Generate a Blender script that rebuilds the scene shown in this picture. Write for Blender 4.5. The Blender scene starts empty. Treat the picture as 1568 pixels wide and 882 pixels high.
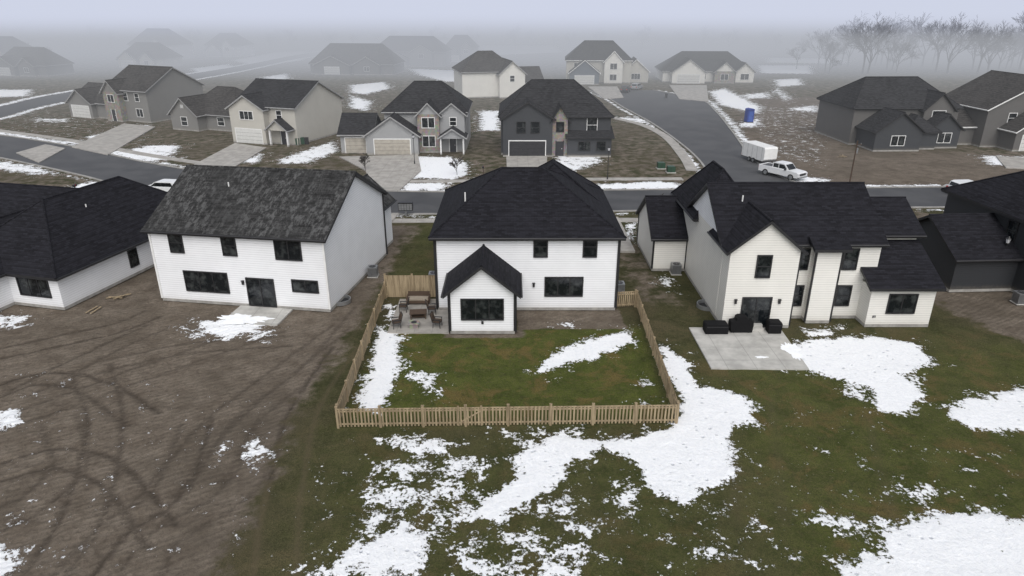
import bpy, math, random
import numpy as np
from mathutils import Vector, Matrix
random.seed(7); rng=np.random.RandomState(5)
sc=bpy.context.scene
# ------------------------------------------------------------------ survey
EYE=20.5; TILT=math.radians(22.5); FOC=1050.0
def G(px,py,z=0.0):
    """aerial survey reading reduced to metres on the level plane z"""
    u=(px-784)/FOC; v=(py-441)/FOC
    dy=math.cos(TILT)-v*math.sin(TILT); dz=-math.sin(TILT)-v*math.cos(TILT)
    t=(z-EYE)/dz
    return (u*t,dy*t)
# ------------------------------------------------------------------ node helpers
def newmat(name):
    m=bpy.data.materials.new(name); m.use_nodes=True
    nt=m.node_tree; nt.nodes.clear()
    out=nt.nodes.new('ShaderNodeOutputMaterial'); b=nt.nodes.new('ShaderNodeBsdfPrincipled')
    nt.links.new(b.outputs[0],out.inputs[0]); return m,nt,b
def N(nt,t,**k):
    n=nt.nodes.new(t)
    for a,b in k.items(): setattr(n,a,b)
    return n
def setin(nt,n,i,v):
    if isinstance(v,bpy.types.NodeSocket): nt.links.new(v,n.inputs[i])
    elif v is not None: n.inputs[i].default_value=v
def M(nt,op,a,b=None,c=None,clamp=False):
    n=N(nt,'ShaderNodeMath',operation=op); n.use_clamp=clamp
    setin(nt,n,0,a); setin(nt,n,1,b); setin(nt,n,2,c); return n.outputs[0]
def MIX(nt,f,a,b,mode='MIX'):
    n=N(nt,'ShaderNodeMix',data_type='RGBA',blend_type=mode)
    for i,v in ((0,f),(6,a),(7,b)):
        if isinstance(v,tuple) and len(v)==3: v=v+(1,)
        setin(nt,n,i,v)
    return n.outputs[2]
def NOISE(nt,vec,scale,detail=4,rough=.55,dist=0):
    n=N(nt,'ShaderNodeTexNoise'); nt.links.new(vec,n.inputs['Vector'])
    n.inputs['Scale'].default_value=scale; n.inputs['Detail'].default_value=detail
    n.inputs['Roughness'].default_value=rough; n.inputs['Distortion'].default_value=dist
    return n.outputs['Fac']
def RAMP(nt,f,a,b):
    n=N(nt,'ShaderNodeMapRange'); n.interpolation_type='SMOOTHSTEP'
    setin(nt,n,0,f); setin(nt,n,1,a); setin(nt,n,2,b); return n.outputs[0]
def BUMP(nt,b,h,s,d):
    n=N(nt,'ShaderNodeBump'); nt.links.new(h,n.inputs['Height'])
    n.inputs['Strength'].default_value=s; n.inputs['Distance'].default_value=d
    nt.links.new(n.outputs[0],b.inputs['Normal'])
def POS(nt): return N(nt,'ShaderNodeNewGeometry').outputs['Position']
def OBJ(nt): return N(nt,'ShaderNodeTexCoord').outputs['Object']
MATS={}
def plain(name,col,rough=.7,var=.12,scale=2.0,metal=0,bump=0,bscale=20):
    if name in MATS: return MATS[name]
    m,nt,b=newmat(name); p=OBJ(nt)
    f=NOISE(nt,p,scale,5,.6)
    lo=tuple(c*(1-var) for c in col); hi=tuple(min(1,c*(1+var)) for c in col)
    nt.links.new(MIX(nt,RAMP(nt,f,.3,.7),lo,hi),b.inputs['Base Color'])
    b.inputs['Roughness'].default_value=rough; b.inputs['Metallic'].default_value=metal
    if bump: BUMP(nt,b,NOISE(nt,p,bscale,3),bump,.02)
    MATS[name]=m; return m
def siding(name,col,pitch=.17,vert=False):
    if name in MATS: return MATS[name]
    m,nt,b=newmat(name); p=OBJ(nt)
    s=N(nt,'ShaderNodeSeparateXYZ'); nt.links.new(p,s.inputs[0])
    src=s.outputs['Z'] if not vert else M(nt,'ADD',s.outputs['X'],s.outputs['Y'])
    fr=M(nt,'FRACT',M(nt,'MULTIPLY',src,1/pitch))
    n1=NOISE(nt,p,.6,5,.6); n2=NOISE(nt,p,5,4,.6)
    c=MIX(nt,RAMP(nt,n1,.25,.75),tuple(x*.93 for x in col),col)
    c=MIX(nt,M(nt,'MULTIPLY',RAMP(nt,n2,.5,.9),.25),c,tuple(x*.8 for x in col))
    lap=RAMP(nt,fr,.22,.04)
    c=MIX(nt,M(nt,'MULTIPLY',lap,.42),c,tuple(x*.35 for x in col))  # shade line beneath each lap, painted into the siding colour
    low=M(nt,'MULTIPLY',RAMP(nt,M(nt,'ADD',s.outputs['Z'],M(nt,'MULTIPLY',n2,.5)),.9,.2),.28)
    c=MIX(nt,low,c,(.3,.26,.2))
    nt.links.new(c,b.inputs['Base Color']); b.inputs['Roughness'].default_value=.55
    BUMP(nt,b,M(nt,'SUBTRACT',1.0,fr),.6,.02)
    MATS[name]=m; return m
def shingle(name,col,patch=.0):
    if name in MATS: return MATS[name]
    m,nt,b=newmat(name)
    uv=N(nt,'ShaderNodeTexCoord').outputs['UV']
    br=N(nt,'ShaderNodeTexBrick'); nt.links.new(uv,br.inputs['Vector'])
    br.inputs['Scale'].default_value=1; br.inputs['Brick Width'].default_value=.42; br.inputs['Row Height'].default_value=.16
    br.inputs['Mortar Size'].default_value=.012; br.inputs['Mortar Smooth'].default_value=.5
    br.inputs['Color1'].default_value=tuple(c*.55 for c in col)+(1,)
    br.inputs['Color2'].default_value=tuple(c*1.6 for c in col)+(1,)
    br.inputs['Mortar'].default_value=tuple(c*.3 for c in col)+(1,)
    n1=NOISE(nt,uv,.35,5,.65); n2=NOISE(nt,uv,9,3,.7)
    c=MIX(nt,M(nt,'MULTIPLY',RAMP(nt,n1,.35,.7),.5),br.outputs['Color'],tuple(x*1.5 for x in col))
    c=MIX(nt,M(nt,'MULTIPLY',RAMP(nt,n2,.45,.8),.5),c,tuple(x*2.0 for x in col))
    # every few courses reads slightly darker
    s=N(nt,'ShaderNodeSeparateXYZ'); nt.links.new(uv,s.inputs[0])
    row=M(nt,'FRACT',M(nt,'MULTIPLY',s.outputs['Y'],1/.48))
    c=MIX(nt,M(nt,'MULTIPLY',RAMP(nt,row,.25,.05),.5),c,tuple(x*.3 for x in col))
    if patch:
        mp=N(nt,'ShaderNodeMapping'); nt.links.new(uv,mp.inputs[0]); mp.inputs['Scale'].default_value=(1.3,.5,1)
        n3=NOISE(nt,mp.outputs[0],2.2,8,.8); n4=NOISE(nt,mp.outputs[0],.3,2,.5)
        f=M(nt,'MULTIPLY',RAMP(nt,n3,.47,.58),RAMP(nt,n4,.25,.6))
        c=MIX(nt,M(nt,'MULTIPLY',f,patch),c,tuple(x*4.0 for x in col))
    nt.links.new(c,b.inputs['Base Color']); b.inputs['Roughness'].default_value=.92
    b.inputs['Specular IOR Level'].default_value=.2
    BUMP(nt,b,br.outputs['Fac'],-.5,.01)
    MATS[name]=m; return m
def glass(name='window_glass'):
    if name in MATS: return MATS[name]
    m,nt,b=newmat(name); p=OBJ(nt)
    f=NOISE(nt,p,1.3,3,.6)
    nt.links.new(MIX(nt,RAMP(nt,f,.45,.7),(.008,.01,.012),(.05,.055,.055)),b.inputs['Base Color'])
    b.inputs['Roughness'].default_value=.07; b.inputs['Specular IOR Level'].default_value=.45
    MATS[name]=m; return m
def stone(name,col):
    if name in MATS: return MATS[name]
    m,nt,b=newmat(name); p=OBJ(nt)
    v=N(nt,'ShaderNodeTexVoronoi'); v.inputs['Scale'].default_value=3.2; nt.links.new(p,v.inputs['Vector'])
    c=MIX(nt,.7,tuple(col),v.outputs['Color'],'MULTIPLY')
    c=MIX(nt,.5,c,tuple(col)); nt.links.new(c,b.inputs['Base Color']); b.inputs['Roughness'].default_value=.9
    BUMP(nt,b,v.outputs['Distance'],.5,.04); MATS[name]=m; return m
def concrete(name,col=(.42,.4,.37),joint=1.5):
    if name in MATS: return MATS[name]
    m,nt,b=newmat(name); p=OBJ(nt)
    s=N(nt,'ShaderNodeSeparateXYZ'); nt.links.new(p,s.inputs[0])
    n=NOISE(nt,p,.9,6,.65); n2=NOISE(nt,p,14,3,.6)
    c=MIX(nt,RAMP(nt,n,.3,.7),tuple(x*.68 for x in col),tuple(x*1.05 for x in col))
    c=MIX(nt,M(nt,'MULTIPLY',n2,.25),c,tuple(x*.6 for x in col))
    def ln(o):
        f=M(nt,'FRACT',M(nt,'MULTIPLY',o,1/joint)); return RAMP(nt,M(nt,'ABSOLUTE',M(nt,'SUBTRACT',f,.5)),.022,.008)
    j=M(nt,'MAXIMUM',ln(s.outputs['X']),ln(s.outputs['Y']))
    c=MIX(nt,M(nt,'MULTIPLY',j,.5),c,tuple(x*.4 for x in col))
    nt.links.new(c,b.inputs['Base Color']); b.inputs['Roughness'].default_value=.85
    BUMP(nt,b,n2,.2,.01); MATS[name]=m; return m
# ------------------------------------------------------------------ mesh builder
class MB:
    def __init__(s): s.v=[];s.f=[];s.m=[];s.mats=[];s.uv=[]
    def mi(s,mat):
        if mat not in s.mats: s.mats.append(mat)
        return s.mats.index(mat)
    def face(s,pts,mat,uv=None):
        i=len(s.v); s.v+= [tuple(p) for p in pts]; s.f.append(tuple(range(i,i+len(pts)))); s.m.append(s.mi(mat))
        s.uv.append(uv or [(p[0],p[1]) for p in pts])
    def slope(s,pts,mat):
        P=[Vector(p) for p in pts]; n=(P[1]-P[0]).cross(P[2]-P[0]).normalized()
        h=Vector((-n.y,n.x,0)); h=h.normalized() if h.length>1e-4 else Vector((1,0,0)); w=n.cross(h)
        s.face(pts,mat,[(p.dot(h),p.dot(w)) for p in P])
    def box(s,x0,x1,y0,y1,z0,z1,mat,T=None):
        c=[Vector((x,y,z)) for z in (z0,z1) for x,y in((x0,y0),(x1,y0),(x1,y1),(x0,y1))]
        if T is not None: c=[T@p for p in c]
        for q in((3,2,1,0),(4,5,6,7),(0,1,5,4),(1,2,6,5),(2,3,7,6),(3,0,4,7)): s.face([c[k] for k in q],mat)
    def cyl(s,a,b,r0,r1,mat,n=10,cap=True):
        a=Vector(a);b=Vector(b);d=(b-a).normalized()
        u=d.orthogonal().normalized();w=d.cross(u)
        A=[a+(u*math.cos(2*math.pi*k/n)+w*math.sin(2*math.pi*k/n))*r0 for k in range(n)]
        Bq=[b+(u*math.cos(2*math.pi*k/n)+w*math.sin(2*math.pi*k/n))*r1 for k in range(n)]
        for k in range(n): s.face([A[k],A[(k+1)%n],Bq[(k+1)%n],Bq[k]],mat)
        if cap: s.face(A[::-1],mat); s.face(Bq,mat)
    def prism(s,prof,y0,y1,mat,T=None):
        """profile in xz extruded along y"""
        a=[Vector((p[0],y0,p[1])) for p in prof]; b=[Vector((p[0],y1,p[1])) for p in prof]
        if T is not None: a=[T@p for p in a]; b=[T@p for p in b]
        n=len(prof)
        for k in range(n): s.face([a[k],a[(k+1)%n],b[(k+1)%n],b[k]],mat)
        s.face(a[::-1],mat); s.face(b,mat)
    def obj(s,name,parent=None,loc=None,yaw=0):
        me=bpy.data.meshes.new(name); me.from_pydata(s.v,[],s.f)
        for m in s.mats: me.materials.append(m)
        me.polygons.foreach_set('material_index',s.m)
        l=me.uv_layers.new(name='UVMap'); flat=[c for u in s.uv for q in u for c in q]
        l.data.foreach_set('uv',flat); me.update()
        o=bpy.data.objects.new(name,me); sc.collection.objects.link(o)
        if parent: o.parent=parent
        if loc: o.location=loc
        o.rotation_euler[2]=yaw
        return o
def empty(name,loc,yaw=0):
    e=bpy.data.objects.new(name,None); sc.collection.objects.link(e); e.location=loc; e.rotation_euler[2]=yaw
    e.empty_display_size=.5; return e
# ------------------------------------------------------------------ house builder
BLK=plain('black_trim',(.018,.018,.02),.5); WHT=plain('white_trim',(.75,.75,.74),.5,.05)
GRY=plain('grey_trim',(.3,.3,.3),.6); FND=plain('foundation_concrete',(.3,.29,.27),.9,.2)
GL=glass()
def roof(mb,tr,x0,x1,y0,y1,h,kind,rise,mat,fas,oh=.4,hx=None):
    th=.22
    if kind in('gy','hipy'):
        f=lambda x,y,z:(y,x,z); a0,a1,b0,b1=y0,y1,x0,x1
    else:
        f=lambda x,y,z:(x,y,z); a0,a1,b0,b1=x0,x1,y0,y1
    hb=(b1-b0)/2; drop=rise/hb*oh; z0=h-drop+.1; zr=h+rise+.1; bm=(b0+b1)/2
    A0,A1,B0,B1=a0-oh,a1+oh,b0-oh,b1+oh
    if kind in('gx','gy'): r0,r1=A0,A1
    else:
        ins=hx if hx else (hb,hb); r0,r1=a0+ins[0],a1-ins[1]
        if r0>r1: r0=r1=(r0+r1)/2
    c=[(A0,B0,z0),(A1,B0,z0),(A1,B1,z0),(A0,B1,z0)]; R0=(r0,bm,zr);R1=(r1,bm,zr)
    lo=lambda p:(p[0],p[1],p[2]-th)
    def F(ps): return [f(*p) for p in ps]
    flip=kind in('gy','hipy')
    def add(ps,m,sl=False):
        q=F(ps); q=q[::-1] if flip else q
        (mb.slope if sl else mb.face)(q,m)
    add([c[0],c[1],R1,R0],mat,True); add([c[2],c[3],R0,R1],mat,True)
    add([lo(c[1]),lo(c[0]),lo(R0),lo(R1)],fas); add([lo(c[3]),lo(c[2]),lo(R1),lo(R0)],fas)
    add([lo(c[0]),lo(c[1]),c[1],c[0]],fas); add([lo(c[2]),lo(c[3]),c[3],c[2]],fas)
    if kind in('gx','gy'):
        add([lo(c[3]),c[3],R0,lo(R0)],fas); add([lo(R0),R0,c[0],lo(c[0])],fas)
        add([lo(c[1]),c[1],R1,lo(R1)],fas); add([lo(R1),R1,c[2],lo(c[2])],fas)
    else:
        add([c[1],c[2],R1],mat,True); add([c[3],c[0],R0],mat,True)
        add([lo(c[2]),lo(c[1]),lo(R1)],fas); add([lo(c[0]),lo(c[3]),lo(R0)],fas)
        add([lo(c[1]),lo(c[2]),c[2],c[1]],fas); add([lo(c[3]),lo(c[0]),c[0],c[3]],fas)
    def capline(p,q):
        p=Vector(f(*p));q=Vector(f(*q))
        if (q-p).length<.3:return
        mb.cyl(p+Vector((0,0,-.02)),q+Vector((0,0,-.02)),.09,.09,mat,6,False)
    capline(R0,R1)
    if kind not in('gx','gy'):
        capline(c[0],R0);capline(c[3],R0);capline(c[1],R1);capline(c[2],R1)
    for B_ in (B0-.06,B1+.06):
        p=Vector(f(A0,B_,z0-.08)); q=Vector(f(A1,B_,z0-.08)); mb.cyl(p,q,.07,.07,fas,6)
def shed(mb,x0,x1,y0,y1,z0,z1,mat,fas):
    """slope rising from y0 to y1"""
    a=[(x0,y0,z0),(x1,y0,z0),(x1,y1,z1),(x0,y1,z1)]; b=[(p[0],p[1],p[2]-.2) for p in a]
    mb.slope(a,mat); mb.face(b[::-1],fas)
    for k in range(4): mb.face([b[k],b[(k+1)%4],a[(k+1)%4],a[k]],fas)
def house(name,x,y,yaw,wall,rf,parts,fas=BLK,frame=BLK,door=None,gar=None,extra=None):
    root=empty(name,(x,y,0),yaw)
    W=MB();R=MB();O=MB();T=MB()
    door=door or plain('front_door_dark',(.03,.03,.035),.4); gar=gar or plain('garage_door_white',(.62,.62,.6),.5,.05)
    for p in parts:
        x0,x1,y0,y1,h=p['b']; wm=p.get('w',wall); k=p.get('r','gx'); rise=p.get('rise',2.5); z00=p.get('z0',0)
        bw=[(x0,y0),(x1,y0),(x1,y1),(x0,y1)]
        for i in range(4):
            a,b=bw[i],bw[(i+1)%4]; W.face([(a[0],a[1],z00),(b[0],b[1],z00),(b[0],b[1],h),(a[0],a[1],h)],wm)
        if k=='gx':
            for X,o in((x0,1),(x1,0)):
                t=[(X,y0,h),(X,y1,h),(X,(y0+y1)/2,h+rise)]; W.face(t[::-1] if o else t,p.get('gm',wm))
        if k=='gy':
            for Y,o in((y0,0),(y1,1)):
                t=[(x0,Y,h),(x1,Y,h),((x0+x1)/2,Y,h+rise)]; W.face(t[::-1] if o else t,p.get('gm',wm))
        if k=='shed': 
            shed(R,x0-.35,x1+.35,y0-.4,y1,h,h+rise,rf,fas)
            W.face([(x1,y0,h-.1),(x1,y1,h-.1),(x1,y1,h+rise-.1)],wm); W.face([(x0,y0,h-.1),(x0,y1,h+rise-.1),(x0,y1,h-.1)],wm)
        elif k!='none': roof(R,None,x0,x1,y0,y1,h,k,rise,p.get('rm',rf),fas,p.get('oh',.4),p.get('hx'))
        if z00==0:
            e=.012; T.box(x0-e,x1+e,y0-e,y1+e,0,.22,FND)
        tm=p.get('corner')
        if tm:
            for cx,cy in bw: T.box(cx-.07,cx+.07,cy-.07,cy+.07,.23,h-.02,tm)
        for dx,dy in p.get('spout',[]): T.box(dx-.05,dx+.05,dy-.05,dy+.05,.1,h-.1,fas)
        for (kind,face,c,z,w,hh) in p.get('op',[]):
            def mp(a,o,zz):
                return {'F':(c+a,y0-o,z+zz),'K':(c-a,y1+o,z+zz),'L':(x0-o,c-a,z+zz),'R':(x1+o,c+a,z+zz)}[face]
            def bx(a0,a1,o0,o1,z0,z1,m):
                P=[mp(a,o,q) for q in(z0,z1) for a,o in((a0,o1),(a1,o1),(a1,o0),(a0,o0))]
                for q in((3,2,1,0),(4,5,6,7),(0,1,5,4),(1,2,6,5),(2,3,7,6),(3,0,4,7)): O.face([P[i] for i in q],m)
            fm=frame if kind!='wt' else WHT; b=.085
            if kind in('w','wt','s','w3'):
                bx(-w/2,w/2,.003,.022,-hh/2,hh/2,GL)
                bx(-w/2-b,-w/2,.003,.07,-hh/2-b,hh/2+b,fm); bx(w/2,w/2+b,.003,.07,-hh/2-b,hh/2+b,fm)
                bx(-w/2,w/2,.003,.07,hh/2,hh/2+b,fm); bx(-w/2,w/2,.003,.085,-hh/2-b,-hh/2,fm)
                if kind=='s' : bx(-.04,.04,.023,.05,-hh/2,hh/2,fm)
                elif kind=='w3' or w>2.2:
                    for q in(-w/6,w/6): bx(q-.035,q+.035,.023,.05,-hh/2,hh/2,fm)
                elif w>1.4: bx(-.04,.04,.023,.05,-hh/2,hh/2,fm)
                if w<=1.4: bx(-w/2,w/2,.023,.05,-.03,.03,fm)
            elif kind=='d':
                bx(-w/2,w/2,.003,.03,-hh/2,hh/2,door)
                for s_ in(-1,1): bx(s_*(w/2+.05)-.05,s_*(w/2+.05)+.05,.003,.06,-hh/2,hh/2+.1,WHT if frame!=BLK else BLK)
                bx(w*.28,w*.36,.031,.07,-.05,.05,WHT)
            elif kind=='g':
                n=4
                for r_ in range(n):
                    q0=-hh/2+r_*hh/n; bx(-w/2,w/2,.003,.03,q0+.015,q0+hh/n-.015,gar)
                    m_=max(2,int(w/1.2))
                    for c_ in range(m_):
                        a0=-w/2+c_*w/m_; bx(a0+.12,a0+w/m_-.12,.031,.045,q0+.1,q0+hh/n-.1,gar)
                bx(-w/2,w/2,.001,.002,-hh/2,hh/2,BLK)
                bx(-w/2-.12,-w/2,.003,.06,-hh/2,hh/2+.14,WHT);bx(w/2,w/2+.12,.003,.06,-hh/2,hh/2+.14,WHT);bx(-w/2,w/2,.003,.06,hh/2,hh/2+.14,WHT)
            elif kind=='lamp':
                bx(-.07,.07,.003,.14,-.15,.12,BLK); bx(-.1,.1,.0031,.18,.12,.16,BLK)
            elif kind=='vent':
                bx(-w/2,w/2,.003,.05,-hh/2,hh/2,fm)
                for q in range(4): bx(-w/2+.03,w/2-.03,.051,.06,-hh/2+hh*(q+.2)/4,-hh/2+hh*(q+.7)/4,GRY)
    if extra: extra(R,T,W)
    W.obj('walls',root); R.obj('roof',root); 
    if O.f: O.obj('windows_and_doors',root)
    if T.f: T.obj('trim_and_foundation',root)
    return root
S_WHITE=siding('white_lap_siding',(.83,.84,.86)); S_CREAM=siding('cream_lap_siding',(.75,.735,.69)); S_WARM=siding('ivory_lap_siding',(.76,.745,.70))
S_DARK=siding('charcoal_lap_siding',(.04,.043,.049)); S_BLACK=siding('near_black_siding',(.026,.028,.032)); S_GREY=siding('grey_lap_siding',(.22,.215,.205)); S_BEIGE=siding('beige_lap_siding',(.52,.50,.45))
S_TAUPE=siding('taupe_lap_siding',(.12,.115,.11)); S_LG=siding('light_grey_siding',(.33,.335,.34))
R_BLK=shingle('black_shingles',(.0125,.0125,.016)); R_OLD=shingle('weathered_shingles',(.026,.026,.026),.85)
R_GRY=shingle('charcoal_shingles',(.026,.026,.028)); R_BRN=shingle('brown_grey_shingles',(.045,.042,.04))
ST=stone('field_stone',(.3,.27,.24))
def pipes(lst):
    def fn(R,T,W):
        for (x,y,z) in lst: R.cyl((x,y,z-.4),(x,y,z+.35),.05,.05,WHT,8)
    return fn
# --- near row -------------------------------------------------------------
house('white_gable_house',-26.1,47.07,math.atan2(-2.1,13),S_WHITE,R_OLD,[
 dict(b=(0,13.2,0,12.4,5.65),r='gx',rise=3.1,oh=.35,corner=WHT,spout=[(13.28,12.3)],op=[('w','F',2.0,4.65,.95,1.35),('w','F',6.1,4.65,.95,1.35),('w','F',10.55,4.6,1.85,1.4),
   ('w3','F',3.85,1.75,3.3,1.45),('s','F',8.05,1.2,2.0,2.05),('w','F',11.5,1.9,1.85,.8),('lamp','F',6.75,1.9,0,0)]),
 dict(b=(8.3,12.6,11.5,16.0,4.2),r='gy',rise=1.9),],fas=BLK,extra=pipes([(4.2,4.2,7.8)]))
def c_extra(R,T,W):
    for (x,y,z) in((1.95,3.2,7.6),): R.cyl((x,y,z-.5),(x,y,z+.3),.05,.05,WHT,8)
    T.box(3.2,3.35,-.05,-.003,.9,1.1,GRY)
    T.box(3.3,3.45,-3.93,-3.853,.75,.95,BLK)
house('white_hip_roof_house',-5.35,45.3,0,S_WHITE,R_BLK,[
 dict(b=(0,12.8,0,12.3,5.75),r='hip',rise=3.2,hx=(4.6,5.1),corner=BLK,spout=[(12.9,.15),(-.1,.15)],op=[('w','F',7.35,4.85,.85,1.4),('w','F',10.8,4.85,.85,1.4),('w3','F',9.05,1.85,2.6,1.35),('lamp','F',6.9,2.0,0,0)]),
 dict(b=(1.22,5.53,-3.85,.4,3.15),r='gy',rise=1.75,corner=BLK,spout=[(5.62,-3.75),(1.14,-3.75)],op=[('w3','F',3.38,1.8,2.7,1.4),('w','L',-2.2,1.8,1.6,1.3),('w','R',-2.2,1.8,1.6,1.3)]),
 dict(b=(4.7,12.7,6.3,13.6,5.75),r='hipy',rise=2.95,hx=(2.6,3.4)),
 ],extra=c_extra)
def d_extra(R,T,W):
    R.cyl((1.9,3,7.2),(1.9,3,8.1),.05,.05,WHT,8)
house('cream_l_shaped_house',14.3,43.9,0,S_CREAM,R_BLK,[
 dict(b=(0,10.7,0,9.0,5.7),r='gx',rise=2.85,oh=.3,gm=S_WHITE,op=[('w','F',5.55,4.45,.6,1.4),('w','F',5.55,1.75,.6,1.4),('w','F',8.75,4.45,.85,1.4),('w','F',8.75,1.75,.85,1.4)]),
 dict(b=(.02,4.6,-1.55,2.5,5.7),r='gy',rise=1.9,oh=.3,corner=None,spout=[(4.7,-1.4)],op=[('w','F',2.3,4.5,.85,1.45),('s','F',2.2,1.2,1.85,2.05),('lamp','F',3.7,2.0,0,0),('lamp','F',.75,2.0,0,0)]),
 dict(b=(6.1,7.7,-.8,1.5,5.6),r='none',spout=[(7.78,-.75),(6.02,-.75)]),
 dict(b=(9.9,14.25,-1.4,2.4,3.0),r='shed',rise=2.05,spout=[(14.3,-1.2)],op=[('w','F',12.1,1.75,1.8,1.3),('vent','F',10.4,.8,.2,.15)]),
 dict(b=(10.7,14.4,2.4,8.6,5.6),r='gx',rise=1.6),
 dict(b=(-2.7,.02,9.3,16.4,3.0),r='gx',rise=2.35,oh=.3,corner=BLK,op=[]),
 dict(b=(.03,4.4,7.0,14.2,5.7),r='hipy',rise=2.8),
 dict(b=(6.0,7.8,-.85,-.0,5.55),r='shed',rise=.55,z0=5.5),
 ],extra=d_extra)
house('ranch_house',-32.4,45.3,math.radians(-13.5),S_WHITE,R_BLK,[
 dict(b=(-9.7,0,0,17.5,2.85),r='hipy',rise=3.7,op=[('w3','F',-2.2,1.6,2.6,1.3),('w','R',7.2,1.5,.8,1.3)]),
 dict(b=(-24,-6,3,15,2.85),r='gx',rise=3.5),
 dict(b=(-12,-4.4,-1.6,6,2.8),r='gy',rise=2.4,op=[('w','F',-8,1.6,1.8,1.2)]),
 ],fas=BLK,extra=pipes([(-3.4,7.2,5.4)]))
house('charcoal_house',38.6,47.4,math.radians(3),S_BLACK,R_BLK,[
 dict(b=(0,14,0,11,5.7),r='hip',rise=3.2,hx=(4.5,5),op=[('w','L',3,4.4,.9,1.4),('w','F',3,4.4,.9,1.4),('w','F',3,1.6,1.6,1.4),('lamp','F',1.0,2.,0,0)]),
 dict(b=(-4.9,.02,1.5,9.0,2.9),r='gx',rise=2.1),
 ],extra=pipes([(4.5,3,7.6)]))
# --- far side of the street ------------------------------------------------
house('grey_two_storey_house',-25.3,100.6,0,S_LG,R_GRY,[
 dict(b=(4.0,11.6,0,8,2.9),r='gy',rise=2.6,op=[('g','F',7.8,1.15,5.2,2.2)]),
 dict(b=(0,4.6,1.2,9,2.9),r='gx',rise=2.3,op=[('g','F',2.2,1.15,3.0,2.2)]),
 dict(b=(6.2,18.4,4.0,15,5.8),r='hip',rise=3.6,hx=(4,4)),
 dict(b=(11.4,14.6,1.6,6,5.6),r='gy',rise=1.6,w=ST,gm=S_LG,op=[('wt','F',13,4.4,1.8,1.4),('wt','F',13,1.7,1.8,1.5)]),
 dict(b=(14.6,18.3,2.2,6,5.6),r='gy',rise=1.5,op=[('wt','F',16.6,4.5,.9,1.1)]),
 dict(b=(14.9,18.3,-.2,3,2.7),r='gy',rise=1.1,z0=2.4,op=[]),
 dict(b=(14.8,15.0,-.1,.1,2.5),r='none',w=WHT), dict(b=(18.1,18.3,-.1,.1,2.5),r='none',w=WHT),
 dict(b=(15.9,17.1,2.1,2.3,2.2),r='none',w=WHT,op=[('d','F',16.5,1.05,.95,2.05)]),
 ],fas=GRY,frame=WHT,gar=plain('garage_door_beige',(.40,.37,.32),.5))
house('beige_two_storey_house',-44.6,110.5,math.radians(-19),S_BEIGE,R_GRY,[
 dict(b=(0,11.3,1.2,14.5,5.8),r='gx',rise=3.2,gm=S_BEIGE,op=[('wt','F',8.4,4.5,.9,1.3)]),
 dict(b=(0,6.4,0,6,5.5),r='gy',rise=1.9,w=S_BEIGE,op=[('wt','F',3.2,4.4,2.4,1.2),('g','F',3.2,1.15,4.9,2.2)]),
 dict(b=(7.2,10.6,-.4,2.4,2.7),r='gy',rise=1.3,z0=2.4),
 dict(b=(7.2,7.45,-.3,-.05,2.5),r='none',w=WHT),dict(b=(10.35,10.6,-.3,-.05,2.5),r='none',w=WHT),
 dict(b=(8.2,9.6,1.1,1.3,2.3),r='none',w=ST,op=[('d','F',8.9,1.05,.95,2.05)]),
 ],fas=GRY,frame=WHT)
house('charcoal_stone_house',-1.6,99.3,0,S_DARK,R_GRY,[
 dict(b=(0,15.9,1.5,14.5,5.7),r='hip',rise=4.2,hx=(4.6,5),op=[('wt','F',13.2,4.3,1.4,2.2)]),
 dict(b=(.3,7.4,0,6,5.5),r='gy',rise=2.2,op=[('w','F',2.9,4.2,1.2,1.5),('w','F',4.9,4.2,1.2,1.5),('g','F',3.8,1.15,5.2,2.2)]),
 dict(b=(7.4,9.6,.4,4,5.4),r='gy',rise=1.7,w=ST,gm=ST,op=[('d','F',8.5,1.1,1.0,2.1),('w','F',8.5,4.2,1.0,1.3)]),
 dict(b=(9.6,15.9,-.3,3,2.9),r='shed',rise=1.1,op=[('w','F',12,1.6,1.6,1.2),('w','F',14.4,1.6,1.2,1.2)]),
 ],fas=BLK,frame=BLK,gar=plain('garage_door_black',(.03,.03,.034),.4))
house('taupe_two_storey_house',-87.6,138,math.radians(-24),S_GREY,R_BRN,[
 dict(b=(0,12,1,11,3),r='gx',rise=2.8,op=[('wt','F',3,1.6,2,1.4)]),
 dict(b=(1,7.5,0,6,3),r='gy',rise=2.3,op=[('g','F',4.2,1.15,4.8,2.2)]),
 dict(b=(11,22,.8,14,5.8),r='gx',rise=3.6,op=[('wt','F',16.5,4.5,1,1.4),('wt','F',19.5,4.5,1,1.4),('wt','F',19.5,1.7,1.6,1.4)]),
 dict(b=(12,16,-.4,5,5.4),r='gy',rise=2,w=ST,gm=S_GREY,op=[('wt','F',14,4.2,1.6,1.3),('d','F',14,1.1,1.0,2.1)]),
 ],fas=GRY,frame=WHT)
house('grey_cottage',-59.2,122.5,math.radians(-22),S_GREY,R_BRN,[
 dict(b=(0,12,2,13,2.9),r='hip',rise=3.8,hx=(3.5,4.5),op=[('wt','F',8.5,1.6,1.4,1.3)]),
 dict(b=(-.8,5.2,0,8,2.9),r='gy',rise=2.6,op=[('wt','F',2.2,1.6,1.3,1.4),('vent','F',2.2,4.1,.6,.6)]),
 ],fas=GRY,frame=WHT)
house('cream_backyard_house',-11.6,166,math.radians(13),S_WARM,R_BRN,[
 dict(b=(0,13.5,0,13,6.0),r='hip',rise=4.0,hx=(5,5)),
 dict(b=(8.5,14.6,-2,10,5.6),r='gy',rise=2.6,op=[('wt','R',2,4.4,1,1.3),('wt','F',11.5,4.4,1,1.3)]),
 dict(b=(10.5,20,1.5,12,3.2),r='gx',rise=3.0,op=[('wt','F',17,1.6,2,1.3)]),
 ],fas=GRY,frame=WHT)
S_NAVY=siding('slate_blue_siding',(.10,.12,.15))
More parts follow.
